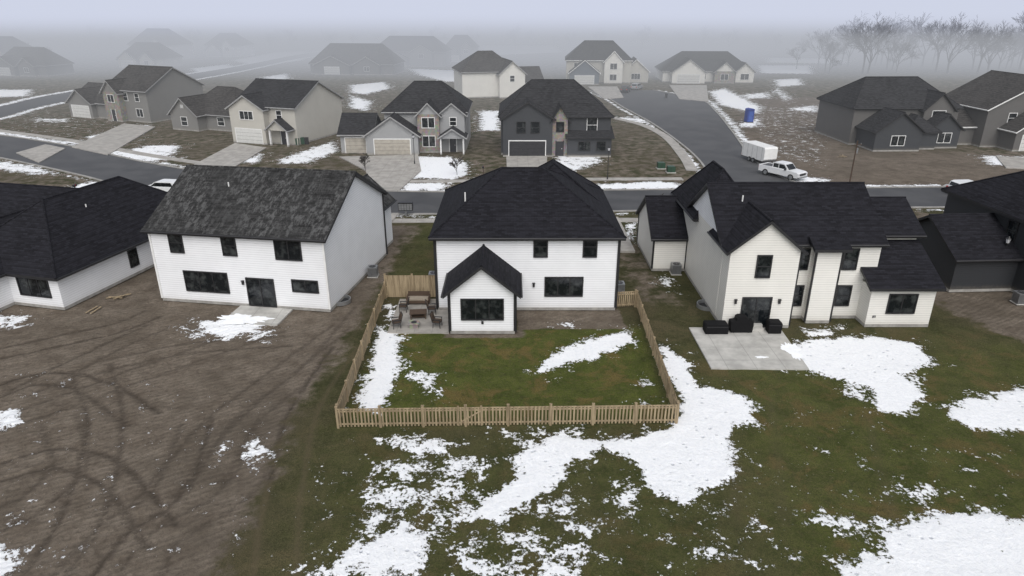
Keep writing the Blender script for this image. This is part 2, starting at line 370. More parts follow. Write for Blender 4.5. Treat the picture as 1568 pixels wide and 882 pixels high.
house('white_gabled_house',15,198,math.radians(-4),S_BEIGE,R_GRY,[
 dict(b=(0,18,3,16,6.2),r='hip',rise=4.6,hx=(5,5),op=[('wt','F',3,4.6,1.6,1.4)]),
 dict(b=(1,9,-2,8,3.2),r='gy',rise=3.2,w=S_NAVY,op=[('g','F',5,1.2,5.2,2.3)]),
 dict(b=(10.5,15.5,1.0,8,6.0),r='gy',rise=2.6,w=S_WARM,op=[('wt','F',13,4.6,1.8,1.5),('wt','F',13,1.7,1.8,1.5)]),
 dict(b=(16,23,4,14,3.2),r='gy',rise=3.0,op=[('wt','F',19.5,1.7,2.4,1.5)]),
 ],fas=WHT,frame=WHT)
house('white_ranch_house',42.5,200,math.radians(-3),S_WARM,R_GRY,[
 dict(b=(0,25,2,16,3.2),r='hip',rise=4.6,hx=(6,6),op=[('wt','F',11,1.7,2,1.4)]),
 dict(b=(2,11,-2,8,3.2),r='gy',rise=3.2,op=[('g','F',6.5,1.25,6.0,2.4)]),
 dict(b=(14,19.5,-.2,7,3.2),r='gy',rise=2.4,w=ST,gm=S_WARM,op=[('wt','F',16.7,1.7,2,1.5)]),
 dict(b=(20,25,.8,7,3.2),r='gy',rise=2.1,op=[('wt','F',22.5,1.7,2.2,1.5)]),
 ],fas=GRY,frame=WHT)
house('dark_grey_house',53,108.5,math.radians(2),S_TAUPE,R_GRY,[
 dict(b=(0,16.5,0,12,5.8),r='hip',rise=3.8,hx=(4,4),op=[('wt','F',13,4.4,2.2,1.5)]),
 dict(b=(1.0,8.0,-5.5,3,3.1),r='gy',rise=2.6,w=S_DARK,op=[('wt','F',4.5,1.6,2,1.4)]),
 dict(b=(6.8,11.2,-4.2,3,2.9),r='hipy',rise=1.8,w=S_DARK),
 dict(b=(10.5,15.2,-3.4,3,3.1),r='gy',rise=2.0,w=S_DARK,op=[('wt','F',12.9,1.6,2,1.4)]),
 dict(b=(10.6,15.2,-.8,5,5.6),r='gy',rise=2.3,op=[('wt','F',12.9,4.6,2,1.3)]),
 ],fas=BLK,frame=WHT)
house('grey_gable_front_house',72.5,104.5,math.radians(3),S_TAUPE,R_BRN,[
 dict(b=(0,16,2,14,5.8),r='gy',rise=4.4,op=[('wt','F',4,4.4,1.2,1.4)]),
 dict(b=(2.6,10,-1.5,6,3.1),r='gy',rise=2.6,op=[('g','F',6.2,1.2,5.0,2.3)]),
 dict(b=(-4.5,1,4,13,3),r='gx',rise=2.8),
 ],fas=WHT,frame=WHT)
def simple(name,x,y,yaw,w,d,h,rise,wall,rf,two=True):
    house(name,x,y,math.radians(yaw),wall,rf,[
     dict(b=(0,w,2,d,h),r='hip',rise=rise,hx=(d*.35,d*.35),op=[('wt','F',w*.75,h-1.4,1.6,1.4)]),
     dict(b=(w*.08,w*.5,0,d*.6,3.0),r='gy',rise=2.6,op=[('g','F',w*.29,1.2,4.8,2.3)]),
     dict(b=(w*.55,w*.85,.6,d*.6,h-.2),r='gy',rise=2.2,op=[('wt','F',w*.7,h-1.6,1.6,1.3)]),
    ],fas=GRY,frame=WHT)
simple('brown_ranch_house',-64,225,-8,27,14,3.4,5.4,S_TAUPE,R_BRN)
simple('grey_distant_house',-50,255,-8,26,14,5.2,4.6,S_GREY,R_GRY)
simple('white_distant_house',-152,285,-15,20,14,6,5.4,S_WHITE,R_GRY)
simple('white_distant_house',-128,300,-15,16,12,5,4.2,S_WHITE,R_GRY)
simple('brown_distant_house',-162,222,-15,20,12,3.4,4.6,S_TAUPE,R_BRN)
simple('grey_distant_house',-190,250,-15,20,12,5.4,4.6,S_GREY,R_GRY)
simple('brown_distant_house',-138,250,-15,18,12,3.4,4.6,S_BEIGE,R_BRN)
simple('grey_distant_house',-26,275,-5,12,10,5.4,4.0,S_GREY,R_GRY)
# ------------------------------------------------------------------ ground
def seg(a,b,s,e=True): return np.arange(a,b,s)
def geo(a,b,n): return a*(b/a)**(np.arange(1,n+1)/n)
xp=np.concatenate([seg(0,37,.16),seg(37,140,1.0),geo(139.,3500.,26)]); xs=np.concatenate([-xp[:0:-1],xp])
ys=np.concatenate([np.array([-400,-150,-50,-15,0,6,10]),seg(13,50,.14),seg(50,125,.5),seg(125,420,2.2),geo(419.,5000.,24)])
nx,ny=len(xs),len(ys)
X,Y=np.meshgrid(xs,ys)
def polysd(poly,pad):
    P=np.array(poly); x0,y0=P.min(0)-pad; x1,y1=P.max(0)+pad
    i0,i1=np.searchsorted(xs,[x0,x1]); j0,j1=np.searchsorted(ys,[y0,y1])
    if i1<=i0 or j1<=j0: return None
    sx=X[j0:j1,i0:i1]; sy=Y[j0:j1,i0:i1]; ins=np.zeros(sx.shape,bool); dm=np.full(sx.shape,1e9)
    n=len(P)
    for k in range(n):
        ax,ay=P[k]; bx,by=P[(k+1)%n]
        ex,ey=bx-ax,by-ay; L=ex*ex+ey*ey+1e-9
        t=np.clip(((sx-ax)*ex+(sy-ay)*ey)/L,0,1); d=np.hypot(sx-ax-t*ex,sy-ay-t*ey); dm=np.minimum(dm,d)
        c=((ay>sy)!=(by>sy))&(sx<(bx-ax)*(sy-ay)/(by-ay+1e-12)+ax); ins^=c
    return (slice(j0,j1),slice(i0,i1)),np.where(ins,dm,-dm)
def pts(s): return [G(*map(float,q.split(','))) for q in s.split()]
snow=np.zeros_like(X)
SN='''1.0;578,500 618,515 612,560 598,600 575,632 543,625 560,580 572,540
.66;610,560 650,565 676,575 672,612 650,600 625,585
1.0;820,570 850,540 900,520 968,503 970,525 920,545 865,560 835,572
.5;970,572 990,570 1000,590 975,590
.7;975,608 995,608 998,624 975,624
.7;588,465 612,468 608,490 588,490
.6;838,492 880,492 880,500 838,500
1.15;1010,525 1050,550 1070,590 1140,605 1155,640 1120,655 1115,690 1130,720 1105,740 1075,750 1050,775 1030,760 990,750 975,705 930,688 880,703 850,745 800,770 760,795 720,795 720,780 760,760 800,720 790,695 850,668 930,676 1035,655 1045,610 1020,560
.72;570,670 650,665 705,680 690,700 640,705 600,690
.56;600,700 655,705 620,745 590,735
.5;590,745 640,750 620,785 580,790
.85;460,870 500,862 560,825 620,795 655,830 650,890 460,890
.5;560,700 760,690 740,790 640,880 520,860
.8;815,850 880,850 880,890 820,890
.6;860,790 915,800 915,840 870,820
.6;800,770 880,740 900,800 840,800
.62;935,735 985,745 985,765 970,800 950,800
.62;760,655 900,655 900,672 770,672
.6;775,668 860,668 850,700 790,690
.55;1040,820 1120,830 1160,870 1040,860
.5;680,830 820,800 960,850 900,890 680,890
.22;480,700 1180,690 1240,880 430,885
.15;1180,600 1560,690 1560,800 1200,770
.12;0,560 420,600 420,860 0,880
1.15;1205,535 1240,520 1330,515 1400,525 1430,555 1380,575 1420,605 1380,635 1340,625 1330,590 1280,580 1210,560
.5;1280,575 1420,570 1430,615 1400,640 1290,610
.72;1230,502 1290,502 1280,518 1235,515
1.0;1455,625 1475,610 1520,605 1600,585 1600,660 1520,660 1480,650 1455,640
.75;1375,730 1400,740 1435,745 1435,768 1385,768
.75;1225,785 1260,785 1345,800 1350,815 1300,815 1230,805
1.1;1345,820 1420,790 1500,785 1600,800 1600,900 1280,900 1290,860 1350,850
.5;1260,800 1380,780 1540,770 1500,800 1340,840
.95;297,492 340,487 410,490 425,495 400,503 355,517 320,512
.45;250,495 440,495 420,525 280,520
.75;328,695 352,668 360,673 340,700
.72;365,680 405,660 415,700 385,720
.8;-40,630 30,625 35,650 -40,665
.7;-40,770 45,785 20,800 -40,795
.8;-40,815 45,840 20,895 -40,895
.62;-40,480 55,480 30,500 -40,515
.55;62,792 85,792 85,803 62,803
.8;958,340 975,340 970,370 955,370
.7;1003,420 1030,425 1035,445 1015,440
1;620,240 690,240 715,250 715,268 690,275 620,272
.8;850,238 920,238 925,248 880,262 850,255
1;618,280 690,280 680,291 618,291
1;905,283 1000,278 1045,281 1035,289 905,290
1;735,170 765,170 765,200 735,200
.8;425,245 480,225 515,215 520,232 470,250 430,252
.85;365,245 405,235 400,248 370,250
.85;165,235 230,222 280,222 260,240 280,243 210,248
.85;-60,190 90,215 140,215 130,222 70,218 -60,200
.85;130,210 190,195 230,190 220,200 150,218
.9;535,130 590,125 600,135 560,145 535,142
.9;535,145 570,155 565,170 535,165
.9;355,92 420,80 470,78 465,92 390,102
.9;290,105 350,98 365,105 310,118
.9;-60,137 50,137 45,148 -60,150
.9;625,105 700,108 710,125 680,125 640,115
.95;1085,140 1110,135 1170,165 1160,175 1100,160
1;1185,122 1225,120 1230,130 1190,133
.75;1130,145 1180,140 1185,150 1140,152
.75;1205,165 1257,160 1257,172 1210,170
.85;1125,190 1165,180 1165,195 1130,195
.8;1500,238 1640,240 1640,262 1510,252
.9;1215,268 1270,275 1265,280 1215,278
.8;945,178 990,182 995,190 950,185
1;1160,100 1240,100 1245,113 1165,112
1;735,70 850,70 860,80 740,85
.9;490,60 600,50 640,55 540,70
1;95,290 150,275 145,290 100,295
.6;580,325 660,322 665,330 585,335
.8;-60,242 20,248 60,255 90,268 60,268 -60,252
.8;1060,145 1085,160 1075,165 1050,150
.8;200,150 245,150 245,158 200,158
.9;400,118 440,112 445,120 405,126
.7;50,180 110,182 105,188 50,186
.7;1190,130 1215,150 1205,158 1180,140
.3;1130,160 1260,165 1270,260 1180,240
.22;0,160 250,190 240,240 0,215
.6;880,62 1010,60 1010,70 880,72
.7;1170,88 1300,90 1300,98 1170,96'''
for l in SN.split('\n'):
    dn,s=l.split(';'); dn=float(dn); P=pts(s); cy=np.mean([p[1] for p in P])
    soft=.6+.010*max(0,cy-40)
    r=polysd(P,soft*3)
    if r is None: continue
    sl,d=r; a=np.clip(.5+d/(2*soft),0,1)*dn
    a=np.where(d<-soft,0,a)
    if dn>=.6: a=np.maximum(a,np.clip(.36+.36*d/(soft*2.6),0,.36)*min(1,dn))
    snow[sl]=np.maximum(snow[sl],a)
dirt=np.zeros_like(X); green=np.zeros_like(X)
def paint(A,s,val,soft,P=None):
    P=P or pts(s); r=polysd(P,soft*2)
    if r is None: return
    sl,d=r; a=np.clip(.5+d/(2*soft),0,1); A[sl]=A[sl]*(1-a)+val*a
paint(dirt,'',1,1.6,[(-200,-10),(-11.5,-10),(-11.6,20),(-11.4,27),(-11.9,32),(-11.2,38),(-10.6,45),(-10.3,58),(-9.5,66),(-200,66)])
paint(dirt,'',.95,1.5,[(29.6,70),(30.4,50),(33,41),(37,37),(60,30),(60,70)])
paint(dirt,'',.55,1.5,[(8.6,46),(12.5,46),(12.5,64),(8.8,64)])
paint(dirt,'',1,.25,[(.4,42.2),(7.9,42.3),(7.7,45.6),(.2,45.6)])
paint(dirt,'',.9,.3,[(-4.6,40.9),(.8,40.9),(.8,42.2),(-4.6,42.0)])
paint(dirt,'',.5,10,[(-400,70),(500,70),(900,900),(-900,900)])
paint(dirt,'',.9,3,[G(1130,150),G(1257,150),G(1290,230),G(1568,240),G(1568,285),G(1200,285),G(1150,215)])
paint(green,'',1,.5,[(-9.1,30.5),(8.7,30.9),(9.0,42.5),(-8.6,42.5)])
paint(green,'',.65,3,[(9.5,14),(45,10),(45,38),(28,41),(12,38),(9.5,30)])
paint(green,'',.35,3,[(-9,14),(9.5,14),(9.5,30),(-9,30)])
paint(green,'',.4,2,[(-9.5,48),(-6,48),(-6,66),(-9.5,66)])
track=np.zeros_like(X)
def dline(A,P,wd,amp=1.0):
    P=np.array(P); x0,y0=P.min(0)-3*wd; x1,y1=P.max(0)+3*wd
    i0,i1=np.searchsorted(xs,[x0,x1]); j0,j1=np.searchsorted(ys,[y0,y1]); sx=X[j0:j1,i0:i1]; sy=Y[j0:j1,i0:i1]
    dm=np.full(sx.shape,1e9)
    for (ax,ay),(bx,by) in zip(P[:-1],P[1:]):
        ex,ey=bx-ax,by-ay; L=ex*ex+ey*ey+1e-9; t=np.clip(((sx-ax)*ex+(sy-ay)*ey)/L,0,1)
        dm=np.minimum(dm,np.hypot(sx-ax-t*ex,sy-ay-t*ey))
    v=amp*np.exp(-(dm/wd)**2); A[j0:j1,i0:i1]=np.maximum(A[j0:j1,i0:i1],v)
def smooth(P,n=8):
    P=[np.array(p,float) for p in P]; Q=[2*P[0]-P[1]]+P+[2*P[-1]-P[-2]]; out=[]
    for k in range(1,len(Q)-2):
        a,b,c,d=Q[k-1:k+3]
        for i in range(n):
            t=i/n; out.append(.5*((2*b)+(-a+c)*t+(2*a-5*b+4*c-d)*t*t+(-a+3*b-3*c+d)*t**3))
    out.append(P[-1]); return out
def offs(line,o):
    c=np.array(smooth(line)); d=np.gradient(c,axis=0); nrm=np.stack([-d[:,1],d[:,0]],1); nrm/=np.linalg.norm(nrm,axis=1)[:,None]; return c+nrm*o
TR='''30,600 150,540 240,500
90,640 110,700 60,760 -10,800
560,470 480,560 380,640 330,720 318,745
230,770 330,650 430,570 520,500
100,890 180,800 260,740 300,640
60,890 130,780 160,650 140,560
420,890 440,740 470,620 530,530
150,560 300,530 450,520
-10,650 110,610 250,560 420,500
-10,600 60,580 140,590 220,640
0,720 90,700 170,730 240,820
210,890 250,820 350,760 400,690
0,540 90,520 180,500 230,480'''
for l in TR.split('\n'):
    amp=random.uniform(.6,1)
    for o in(-.8,.8):
        P=offs(pts(l),o); P=P+np.cumsum(rng.normal(0,.03,P.shape),0)
        dline(track,P,.15,amp*random.uniform(.65,1))
for l in ['1180,610 1190,700 1200,800','1330,640 1360,760 1400,880','1100,600 1120,700 1130,800','640,882 650,760 660,690']:
    dline(track,smooth(pts(l)),.3,.25)
# street geometry (shared with the road sheets)
rn=[G(*q) for q in[(-160,212),(0,242),(120,268),(230,295),(420,318),(600,328),(850,326),(1050,322),(1300,319),(1700,317)]]
rfar=[G(*q) for q in[(-160,188),(0,207),(120,226),(220,248),(400,277),(600,293),(850,292),(1090,290),(1290,288),(1700,284)]]
bl=[G(*q) for q in[(1085,293),(1082,262),(1052,228),(1000,190),(955,165),(930,150),(900,138)]]
br_=[G(*q) for q in[(1245,289),(1190,268),(1150,240),(1120,200),(1095,170),(1070,152),(1000,138)]]
back_n=[G(*q) for q in[(-80,192),(0,180),(105,154),(350,112),(480,86),(600,74)]]
back_f=[G(*q) for q in[(-80,172),(0,163),(105,141),(350,104),(480,80),(600,69)]]
# ploughed snow left along the kerbs
dline(snow,offs(rfar,.9),.7,.72); dline(snow,offs(rn,-.9),.55,.5); dline(snow,offs(bl,.9),.7,.62); dline(snow,offs(br_,-1.0),1.0,.72)
dline(snow,offs(back_n,-1.2),1.3,.8); dline(snow,offs(back_f,1.2),1.5,.85)
Z=np.zeros_like(X)
def vnoise(s,seed):
    r=np.random.RandomState(seed); g=r.rand(256,256); fx=(X/s)%255; fy=(Y/s)%255
    i=np.floor(fx).astype(int); j=np.floor(fy).astype(int); u=fx-i; v=fy-j; u=u*u*(3-2*u); v=v*v*(3-2*v)
    return (g[j,i]*(1-u)+g[j,(i+1)%256]*u)*(1-v)+(g[(j+1)%256,i]*(1-u)+g[(j+1)%256,(i+1)%256]*u)*v
near=(Y<60)*(Y>5)*(np.abs(X)<45)
Z+=near*dirt*(-.06*(1-vnoise(.55,1))-.05*(1-vnoise(.25,2))-.12*track*(.4+.6*vnoise(.5,8)))
Z+=near*(1-dirt)*(-.03*(1-vnoise(1.3,3))-.02*(1-vnoise(.3,4)))
Z+=near*.05*np.clip((snow-.45)*4,0,1)*(.4+.6*vnoise(.4,6))
Z=np.where((Y>60)|(Y<5),Z-.002,Z)
co=np.stack([X,Y,Z],-1).reshape(-1,3).astype(np.float32)
idx=np.arange(nx*ny).reshape(ny,nx)
q=np.stack([idx[:-1,:-1],idx[:-1,1:],idx[1:,1:],idx[1:,:-1]],-1).reshape(-1,4)
me=bpy.data.meshes.new('ground'); me.vertices.add(len(co)); me.vertices.foreach_set('co',co.ravel())
me.loops.add(q.size); me.loops.foreach_set('vertex_index',q.ravel().astype(np.int32)); me.polygons.add(len(q))
me.polygons.foreach_set('loop_start',(np.arange(len(q))*4).astype(np.int32)); me.polygons.foreach_set('use_smooth',np.ones(len(q),bool))
me.update(calc_edges=True)
for nm,A in(('snow',snow),('dirt',dirt),('green',green),('track',track)):
    at=me.attributes.new(nm,'FLOAT','POINT'); at.data.foreach_set('value',A.ravel().astype(np.float32))
ground=bpy.data.objects.new('ground',me); sc.collection.objects.link(ground)
m,nt,b=newmat('lawn_dirt_and_snow'); p=POS(nt)
def AT(n): a=N(nt,'ShaderNodeAttribute'); a.attribute_name=n; return a.outputs['Fac']
nb=NOISE(nt,p,.12,5,.6); nm_=NOISE(nt,p,.7,6,.65); nf=NOISE(nt,p,5,5,.7); nv=NOISE(nt,p,22,3,.75)
gr=MIX(nt,RAMP(nt,nm_,.35,.65),(.040,.044,.017),(.074,.072,.032))
gr=MIX(nt,M(nt,'MULTIPLY',RAMP(nt,nb,.45,.62),.75),gr,(.088,.074,.044))
gr=MIX(nt,M(nt,'MULTIPLY',RAMP(nt,NOISE(nt,p,.3,7,.7,.5),.53,.62),.55),gr,(.12,.098,.056))
gg=MIX(nt,RAMP(nt,nm_,.3,.7),(.050,.068,.011),(.10,.118,.024))
gg=MIX(nt,M(nt,'MULTIPLY',RAMP(nt,NOISE(nt,p,.4,7,.7,.6),.5,.62),.75),gg,(.17,.118,.042))
gg=MIX(nt,M(nt,'MULTIPLY',RAMP(nt,NOISE(nt,p,1.3,6,.75),.54,.66),.55),gg,(.032,.036,.012))
gr=MIX(nt,AT('green'),gr,gg)
gr=MIX(nt,M(nt,'MULTIPLY',RAMP(nt,nf,.4,.7),.75),gr,MIX(nt,.55,gr,(.13,.11,.06)))
gr=MIX(nt,M(nt,'MULTIPLY',RAMP(nt,nv,.42,.62),.62),gr,(.014,.016,.006))
di=MIX(nt,RAMP(nt,nm_,.3,.7),(.115,.093,.072),(.205,.172,.138))
di=MIX(nt,M(nt,'MULTIPLY',RAMP(nt,nf,.45,.68),.55),di,(.066,.052,.039))
di=MIX(nt,M(nt,'MULTIPLY',RAMP(nt,nb,.45,.65),.6),di,(.092,.076,.058))
di=MIX(nt,M(nt,'MULTIPLY',RAMP(nt,nv,.48,.68),.5),di,(.045,.036,.028))
# shallow rake lines left by the grader
mp=N(nt,'ShaderNodeMapping'); nt.links.new(p,mp.inputs[0]); mp.inputs['Rotation'].default_value=(0,0,1.0)
wv=N(nt,'ShaderNodeTexWave'); nt.links.new(mp.outputs[0],wv.inputs[0]); wv.inputs['Scale'].default_value=.8; wv.inputs['Distortion'].default_value=9; wv.inputs['Detail'].default_value=5; wv.inputs['Detail Scale'].default_value=.3; wv.inputs['Detail Roughness'].default_value=.65
di=MIX(nt,M(nt,'MULTIPLY',M(nt,'MULTIPLY',RAMP(nt,wv.outputs['Fac'],.7,1.),RAMP(nt,nm_,.45,.6)),.3),di,(.06,.048,.037))
tk=M(nt,'MULTIPLY',AT('track'),RAMP(nt,NOISE(nt,p,2.6,5,.75),.32,.5))
di=MIX(nt,M(nt,'MULTIPLY',tk,.92),di,(.03,.024,.019))
dm=RAMP(nt,M(nt,'ADD',AT('dirt'),M(nt,'MULTIPLY',M(nt,'SUBTRACT',nm_,.5),1.6)),.3,.7)
gr=MIX(nt,M(nt,'MULTIPLY',AT('track'),.8),gr,(.10,.08,.05))
c=MIX(nt,dm,gr,di)
nA=NOISE(nt,p,.9,9,.72,.4); nB=NOISE(nt,p,4.5,5,.75)
sv=M(nt,'ADD',AT('snow'),M(nt,'ADD',M(nt,'MULTIPLY',M(nt,'SUBTRACT',nA,.5),2.3),M(nt,'MULTIPLY',M(nt,'SUBTRACT',nB,.5),1.7)))
sm=RAMP(nt,sv,.5,.57)
sm=M(nt,'MULTIPLY',sm,RAMP(nt,AT('snow'),.03,.12))
# trodden hollows in the snow, their bluish shade put into the colour
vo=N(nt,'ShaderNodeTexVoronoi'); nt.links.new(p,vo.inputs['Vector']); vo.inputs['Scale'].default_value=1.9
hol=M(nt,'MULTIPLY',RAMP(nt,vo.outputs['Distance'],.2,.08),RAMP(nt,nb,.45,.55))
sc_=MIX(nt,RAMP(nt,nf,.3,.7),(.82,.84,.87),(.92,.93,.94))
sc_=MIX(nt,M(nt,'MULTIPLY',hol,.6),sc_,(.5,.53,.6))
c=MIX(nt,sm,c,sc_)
nt.links.new(c,b.inputs['Base Color']); b.inputs['Roughness'].default_value=.95; b.inputs['Specular IOR Level'].default_value=.15
h=M(nt,'ADD',M(nt,'MULTIPLY',nv,.35),M(nt,'ADD',M(nt,'MULTIPLY',nf,.8),M(nt,'MULTIPLY',sm,.7)))
h=M(nt,'ADD',h,M(nt,'MULTIPLY',M(nt,'MULTIPLY',wv.outputs['Fac'],dm),.25))
h=M(nt,'SUBTRACT',h,M(nt,'MULTIPLY',M(nt,'MULTIPLY',hol,sm),.7))
BUMP(nt,b,h,.9,.09)
me.materials.append(m)
# ------------------------------------------------------------------ roads
m,nt,b=newmat('asphalt'); p=POS(nt); n1=NOISE(nt,p,.25,5,.6); n2=NOISE(nt,p,8,4,.7)
c=MIX(nt,RAMP(nt,n1,.35,.65),(.05,.051,.054),(.085,.086,.09)); c=MIX(nt,M(nt,'MULTIPLY',n2,.4),c,(.035,.035,.037))
nt.links.new(c,b.inputs['Base Color']); nt.links.new(M(nt,'ADD',.45,M(nt,'MULTIPLY',n1,.5)),b.inputs['Roughness']); BUMP(nt,b,n2,.2,.01); ASP=m
CON=concrete('driveway_concrete'); KERB=concrete('kerb_concrete',(.36,.35,.33),3)
def strip(name,A,B_,z,mat,k=8):
    A=smooth(A,k);B_=smooth(B_,k); mb=MB()
    for i in range(len(A)-1): mb.face([(*A[i],z),(*A[i+1],z),(*B_[i+1],z),(*B_[i],z)],mat)
    return mb.obj(name)
def ribbon(mb,line,w,z0,z1,mat,off=0):
    L=np.array(smooth(line,8)); d=np.gradient(L,axis=0); n=np.stack([-d[:,1],d[:,0]],1); n/=np.linalg.norm(n,axis=1)[:,None]
    a=L+n*(off-w/2); c=L+n*(off+w/2)
    for i in range(len(L)-1):
        p=[a[i],a[i+1],c[i+1],c[i]]
        mb.face([(*v,z1) for v in p][::-1],mat)
        mb.face([(*a[i],z0),(*a[i+1],z0),(*a[i+1],z1),(*a[i],z1)],mat); mb.face([(*c[i+1],z0),(*c[i],z0),(*c[i],z1),(*c[i+1],z1)],mat)
strip('street',rn,rfar,.012,ASP)
strip('side_street',bl,br_,.018,ASP)
strip('back_street',back_n,back_f,.012,ASP)
mb=MB()
ribbon(mb,rn,.3,0,.12,KERB); ribbon(mb,rfar[:8],.3,0,.12,KERB); ribbon(mb,rfar[8:],.3,0,.12,KERB)
ribbon(mb,bl,.3,0,.12,KERB); ribbon(mb,br_,.3,0,.12,KERB); mb.obj('kerbs')
mb=MB()
ribbon(mb,[G(*q) for q in[(-100,185),(0,200),(120,217),(230,238),(400,262),(590,277),(850,275),(1045,274)]],1.4,0,.05,CON)
ribbon(mb,[G(*q) for q in[(938,180),(985,192),(1020,210),(1047,240),(1060,262)]],1.5,0,.055,CON)
ribbon(mb,[(-16,67.3),(0,67.6),(15,67.6),(45,66.5)],1.4,0,.05,CON)
mb.obj('sidewalk')
def slab(name,P,z,mat):
    mb=MB(); mb.face([(x,y,z) for x,y in P],mat); n=len(P)
    for k in range(n):
        a,c_=P[k],P[(k+1)%n]; mb.face([(*a,-.05),(*c_,-.05),(*c_,z),(*a,z)],mat)
    return mb.obj(name)
def drv(l,z=.13): slab('driveway',[G(*map(float,q.split(','))) for q in l.split()],z,CON)
drv('520,241 640,238 645,262 612,292 568,292 560,262'); drv('775,240 838,240 835,292 778,292')
drv('360,220 408,227 350,262 290,257'); drv('190,190 238,195 165,238 110,226',.13)
drv('900,133 945,133 955,150 925,152'); drv('1025,131 1082,131 1085,156 1040,152'); drv('1525,240 1620,246 1640,262 1540,258')
drv('25,235 70,222 100,228 60,250')
slab('driveway',[(6,57.8),(11,57.8),(11,68.5),(6,68.5)],.13,CON); slab('driveway',[(-18,63),(-12.5,62.5),(-12,69.5),(-18,70.5)],.13,CON)
PAT=concrete('patio_concrete',(.50,.49,.46),1.75)
slab('patio',[(12.1,36.6),(18.0,36.5),(18.3,42.25),(12.1,42.3)],.07,PAT)
slab('patio',[(-8.4,41.5),(-4.25,41.5),(-4.25,45.25),(-5.5,45.25),(-5.5,47.2),(-8.4,47.2)],.07,concrete('patio_concrete_old',(.36,.34,.31),1.2))
slab('patio',[(-20.2,43.4),(-16.2,42.7),(-15.9,45.35),(-19.9,46.0)],.07,PAT)
# thin snow cover lying on the slabs
SNW=plain('packed_snow',(.86,.88,.90),.95,.05,bump=.6,bscale=5)
def snowpatch(cx,cy,rx,ry,z,seed,rot=0):
    r=random.Random(seed); mb=MB(); n=72; P=[]
    ph=[r.uniform(0,6.28) for _ in range(6)]
    for k in range(n):
        a=2*math.pi*k/n; s=1+.16*math.sin(3*a+ph[0])+.12*math.sin(5*a+ph[1])+.09*math.sin(11*a+ph[2])+.07*math.sin(19*a+ph[3])+r.uniform(-.06,.06)
        x,y=rx*s*math.cos(a),ry*s*math.sin(a); P.append((cx+x*math.cos(rot)-y*math.sin(rot),cy+x*math.sin(rot)+y*math.cos(rot)))
    mb.face([(x,y,z+.02) for x,y in P],SNW)
    for k in range(n):
        a,c_=P[k],P[(k+1)%n]; mb.face([(*a,z-.02),(*c_,z-.02),(*c_,z+.02),(*a,z+.02)],SNW)
    mb.obj('snow_patch')
snowpatch(-18.9,43.6,1.7,.75,.07,1,-.1); snowpatch(17.9,38.9,.5,1.1,.07,2); snowpatch(15.6,38.0,.35,.12,.07,4)
# ------------------------------------------------------------------ fence
m,nt,b=newmat('cedar_fence_wood'); p=POS(nt); mp=N(nt,'ShaderNodeMapping'); nt.links.new(p,mp.inputs[0]); mp.inputs['Scale'].default_value=(7,7,.6)
n1=NOISE(nt,mp.outputs[0],1.2,5,.6); c=MIX(nt,RAMP(nt,n1,.3,.7),(.18,.135,.08),(.38,.30,.19)); nt.links.new(c,b.inputs['Base Color']); b.inputs['Roughness'].default_value=.85; WOOD=m
def fence_run(name,a,b_,h,gap,gate=None):
    a=Vector((*a,0));b_=Vector((*b_,0)); L=(b_-a).length; ang=math.atan2(b_.y-a.y,b_.x-a.x); mb=MB()
    n=max(1,round(L/2.35)); 
    for k in range(n+1):
        s=L*k/n; mb.box(s-.06,s+.06,-.055,.055,-.05,h+.1,WOOD); mb.box(s-.075,s+.075,-.07,.07,h+.1,h+.13,WOOD)
    for z in((.2,h-.18) if h<1.5 else(.25,h*.5,h-.2)): mb.box(.06,L-.06,-.012,.028,z-.045,z+.045,WOOD)
    s=.1; i=0
    while s<L-.12:
        w=.09 if gap>0 else .14; t=random.uniform(-.012,.012)
        mb.box(s,s+w,-.034+t*.1,-.014+t*.1,.05,h+t,WOOD); s+=w+gap
    mb.box(.06,L-.06,-.05,-.036,h-.06,h+.02,WOOD)
    if gate:
        for g0,g1 in gate:
            Lg=g1-g0; an=math.atan2(h-.4,Lg); Tm=Matrix.Translation((g0,-.05,.2))@Matrix.Rotation(-an,4,'Y')
            mb.box(0,math.hypot(Lg,h-.4),-.015,.015,-.04,.04,WOOD,Tm)
            mb.box(g0-.05,g0+.05,-.075,-.052,.05,h+.12,WOOD); mb.box(g1-.05,g1+.05,-.075,-.052,.05,h+.12,WOOD)
    o=mb.obj(name,None,(a.x,a.y,0),ang); return o
fence_run('picket_fence',(-9.1,30.4),(8.7,30.8),1.15,.095,gate=[(6.3,7.5)])
fence_run('picket_fence',(8.7,30.95),(9.1,45.9),1.15,.095)
fence_run('picket_fence',(9.0,45.95),(7.55,45.75),1.2,.06)
fence_run('picket_fence',(-9.55,47.5),(-9.1,30.55),1.2,.03)
fence_run('privacy_fence',(-9.5,47.6),(-5.45,47.6),1.8,.005)
